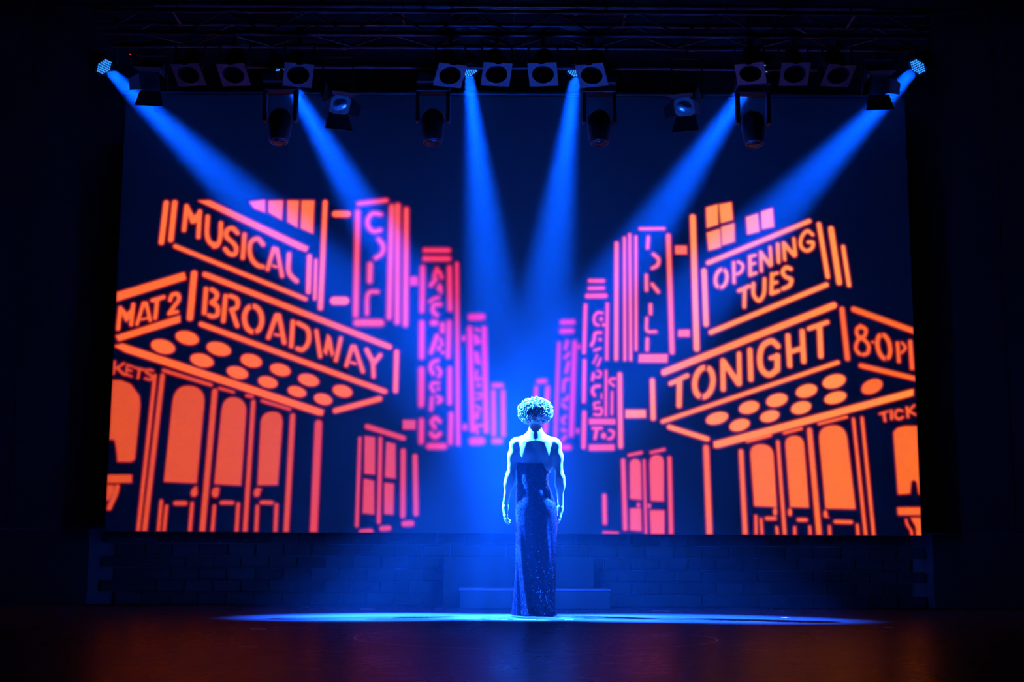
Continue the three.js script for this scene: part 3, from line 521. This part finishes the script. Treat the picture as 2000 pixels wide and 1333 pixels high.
    { const a = P(0.03, 0.03, -0.008), b = P(0.062, 0.05, -0.016), c = P(0.09, 0.055, -0.022); list.push(blend([cap(a, 0.0125, b, 0.0105), cap(b, 0.0105, c, 0.0088)], 0.004)); }
    const hand = (x, y, z) => { let d = 1e3; list.forEach((f, i) => { d = smin(d, f(x, y, z), i ? 0.006 : 0.001); }); return d; };
    const m = P(0.07, 0.01, 0);
    hands.push(sdfMesh(hand, m.toArray(), 0.12, 76, [m.x - 0.11, m.y - 0.11, m.z - 0.11], [m.x + 0.11, m.y + 0.11, m.z + 0.11]));
  }
  const SKIN = mat([0.62, 0.43, 0.34], 0.42, 0, { sheen: 0.3, sheenColor: lin(1, 1, 1), sheenRoughness: 0.4 });
  part('body', join([bodyMesh, headMesh, ...hands]), SKIN, person, 'bare shoulders, back and arms');

  // short curly hair
  const curls = [], c0 = V(0, 1.617, 0.012), R = [0.13, 0.103, 0.12];
  curls.push(new THREE.SphereGeometry(1, 40, 24).scale(0.112, 0.088, 0.098).translate(0, 1.625, 0.026));
  const ringShapes = [0.009, 0.012, 0.016].map((r) => new THREE.TorusGeometry(r, 0.0046, 5, 10));
  for (let i = 0; i < 950; i++) {
    const y = 1 - 2 * ((i + 0.5) / 950), th = i * 2.39996, q = Math.sqrt(1 - y * y), d = V(q * Math.cos(th), y, q * Math.sin(th));
    if (d.z < -0.35 && d.y < 0.45) continue; if (d.y < -0.86) continue; if (d.y < -0.5 && Math.abs(d.x) < 0.42 && d.z > 0 && rnd() < 0.7) continue;
    const k = 0.9 + 0.14 * rnd(), p = V(c0.x + d.x * R[0] * k, c0.y + d.y * R[1] * k, c0.z + d.z * R[2] * k);
    const g = ringShapes[Math.floor(rnd() * 3)].clone().applyQuaternion(new THREE.Quaternion().setFromEuler(new THREE.Euler(rnd() * 6.3, rnd() * 6.3, rnd() * 6.3)));
    curls.push(g.translate(p.x, p.y, p.z));
  }
  part('hair', join(curls), mat([0.6, 0.5, 0.36], 0.34, 0, { sheen: 0.5, sheenColor: lin(1, 1, 1), sheenRoughness: 0.35 }), person, 'short curly pale bob');

  // strapless gown: rings of (height, centre, half width, half depth)
  const cut = [[0.004, 0.002, 0.172, 0.155], [0.1, 0.0, 0.163, 0.138], [0.25, 0.002, 0.159, 0.126], [0.4, 0.004, 0.158, 0.122], [0.6, 0.008, 0.161, 0.128], [0.75, 0.01, 0.165, 0.136], [0.85, 0.008, 0.163, 0.142], [0.95, -0.006, 0.147, 0.13], [1.03, -0.022, 0.131, 0.113], [1.09, -0.024, 0.127, 0.108], [1.15, -0.015, 0.136, 0.108], [1.2, -0.013, 0.143, 0.102]];
  const N = 128, rows = 90, pos = [], idx = [], spline = [1, 2, 3].map((k) => new THREE.CatmullRomCurve3(cut.map((c) => V(c[0], c[k], 0))));
  const sample = (k, y) => { let i = 0; while (i < cut.length - 2 && y > cut[i + 1][0]) i++; const [a, b] = [cut[i], cut[i + 1]], p = cut[Math.max(0, i - 1)], n = cut[Math.min(cut.length - 1, i + 2)], t = (y - a[0]) / (b[0] - a[0]), m0 = ((b[k] - p[k]) / (b[0] - p[0])) * (b[0] - a[0]), m1 = ((n[k] - a[k]) / (n[0] - a[0])) * (b[0] - a[0]), t2 = t * t, t3 = t2 * t; return (2 * t3 - 3 * t2 + 1) * a[k] + (t3 - 2 * t2 + t) * m0 + (3 * t2 - 2 * t3) * b[k] + (t3 - t2) * m1; };
  const at = (v, th, inset = 0) => {
    const top = 1.197 + 0.05 * Math.max(0, -Math.sin(th)) ** 2 + 0.006 * Math.cos(2 * th), y = 0.004 + (top - 0.004) * v, c = sample(1, Math.min(y, 1.199)), rx = sample(2, Math.min(y, 1.199)), rz = sample(3, Math.min(y, 1.199));
    const low = Math.max(0, 1 - y / 0.82), sweep = th + 0.9 * low, fold = (0.010 * Math.sin(5 * sweep + 0.6) + 0.007 * Math.sin(9 * sweep + 2) + 0.004 * Math.sin(17 * sweep)) * Math.min(1, low * 1.5) + 0.0025 * Math.sin(3 * th - 22 * y) * Math.min(1, Math.max(0, y - 0.8) * 6);
    const k = 1 + fold / rx - inset; return [c + rx * k * Math.cos(th), y, rz * k * Math.sin(th) + 0.004 - 0.01 * Math.min(1, Math.max(0, (y - 1) / 0.18))];
  };
  for (let j = 0; j <= rows + 2; j++) for (let i = 0; i < N; i++) { const th = (i / N) * Math.PI * 2; pos.push(...(j <= rows ? at(j / rows, th) : j === rows + 1 ? at(1, th, 0.03) : at(0.95, th, 0.04))); }
  for (let j = 0; j < rows + 2; j++) for (let i = 0; i < N; i++) { const a = j * N + i, b = j * N + ((i + 1) % N), c = a + N, d = b + N; idx.push(a, c, b, b, c, d); }
  const gown = new THREE.BufferGeometry(); gown.setAttribute('position', new THREE.Float32BufferAttribute(pos, 3)); gown.setIndex(idx); gown.computeVertexNormals();
  const dress = part('gown', gown, mat([0.006, 0.007, 0.014], 0.4), person, 'long dark strapless gown');
  const count = 6000, disc = new THREE.CircleGeometry(0.0034, 6), sequins = new THREE.InstancedMesh(disc, mat([0.3, 0.33, 0.4], 0.14, 1), count), m = new THREE.Matrix4(), z = V(0, 0, 1);
  for (let i = 0; i < count; i++) {
    const v = rnd() * 0.985 + 0.005, th = rnd() * Math.PI * 2, p = V(...at(v, th)), a = V(...at(v, th + 0.02)).sub(p), b = V(...at(Math.min(1, v + 0.01), th)).sub(p), n = b.cross(a).normalize();
    if (n.x * Math.cos(th) + n.z * Math.sin(th) < 0) n.negate();
    p.addScaledVector(n, 0.0022); n.add(V(rnd() - 0.5, rnd() - 0.5, rnd() - 0.5).multiplyScalar(0.4)).normalize();
    m.compose(p, new THREE.Quaternion().setFromUnitVectors(z, n), V(1, 1, 1)); sequins.setMatrixAt(i, m);
  }
  sequins.name = 'sequins'; sequins.userData = { kind: 'stuff', label: 'small silver sequins' }; mark(sequins); dress.add(sequins);
}

renderer.render(scene, camera);
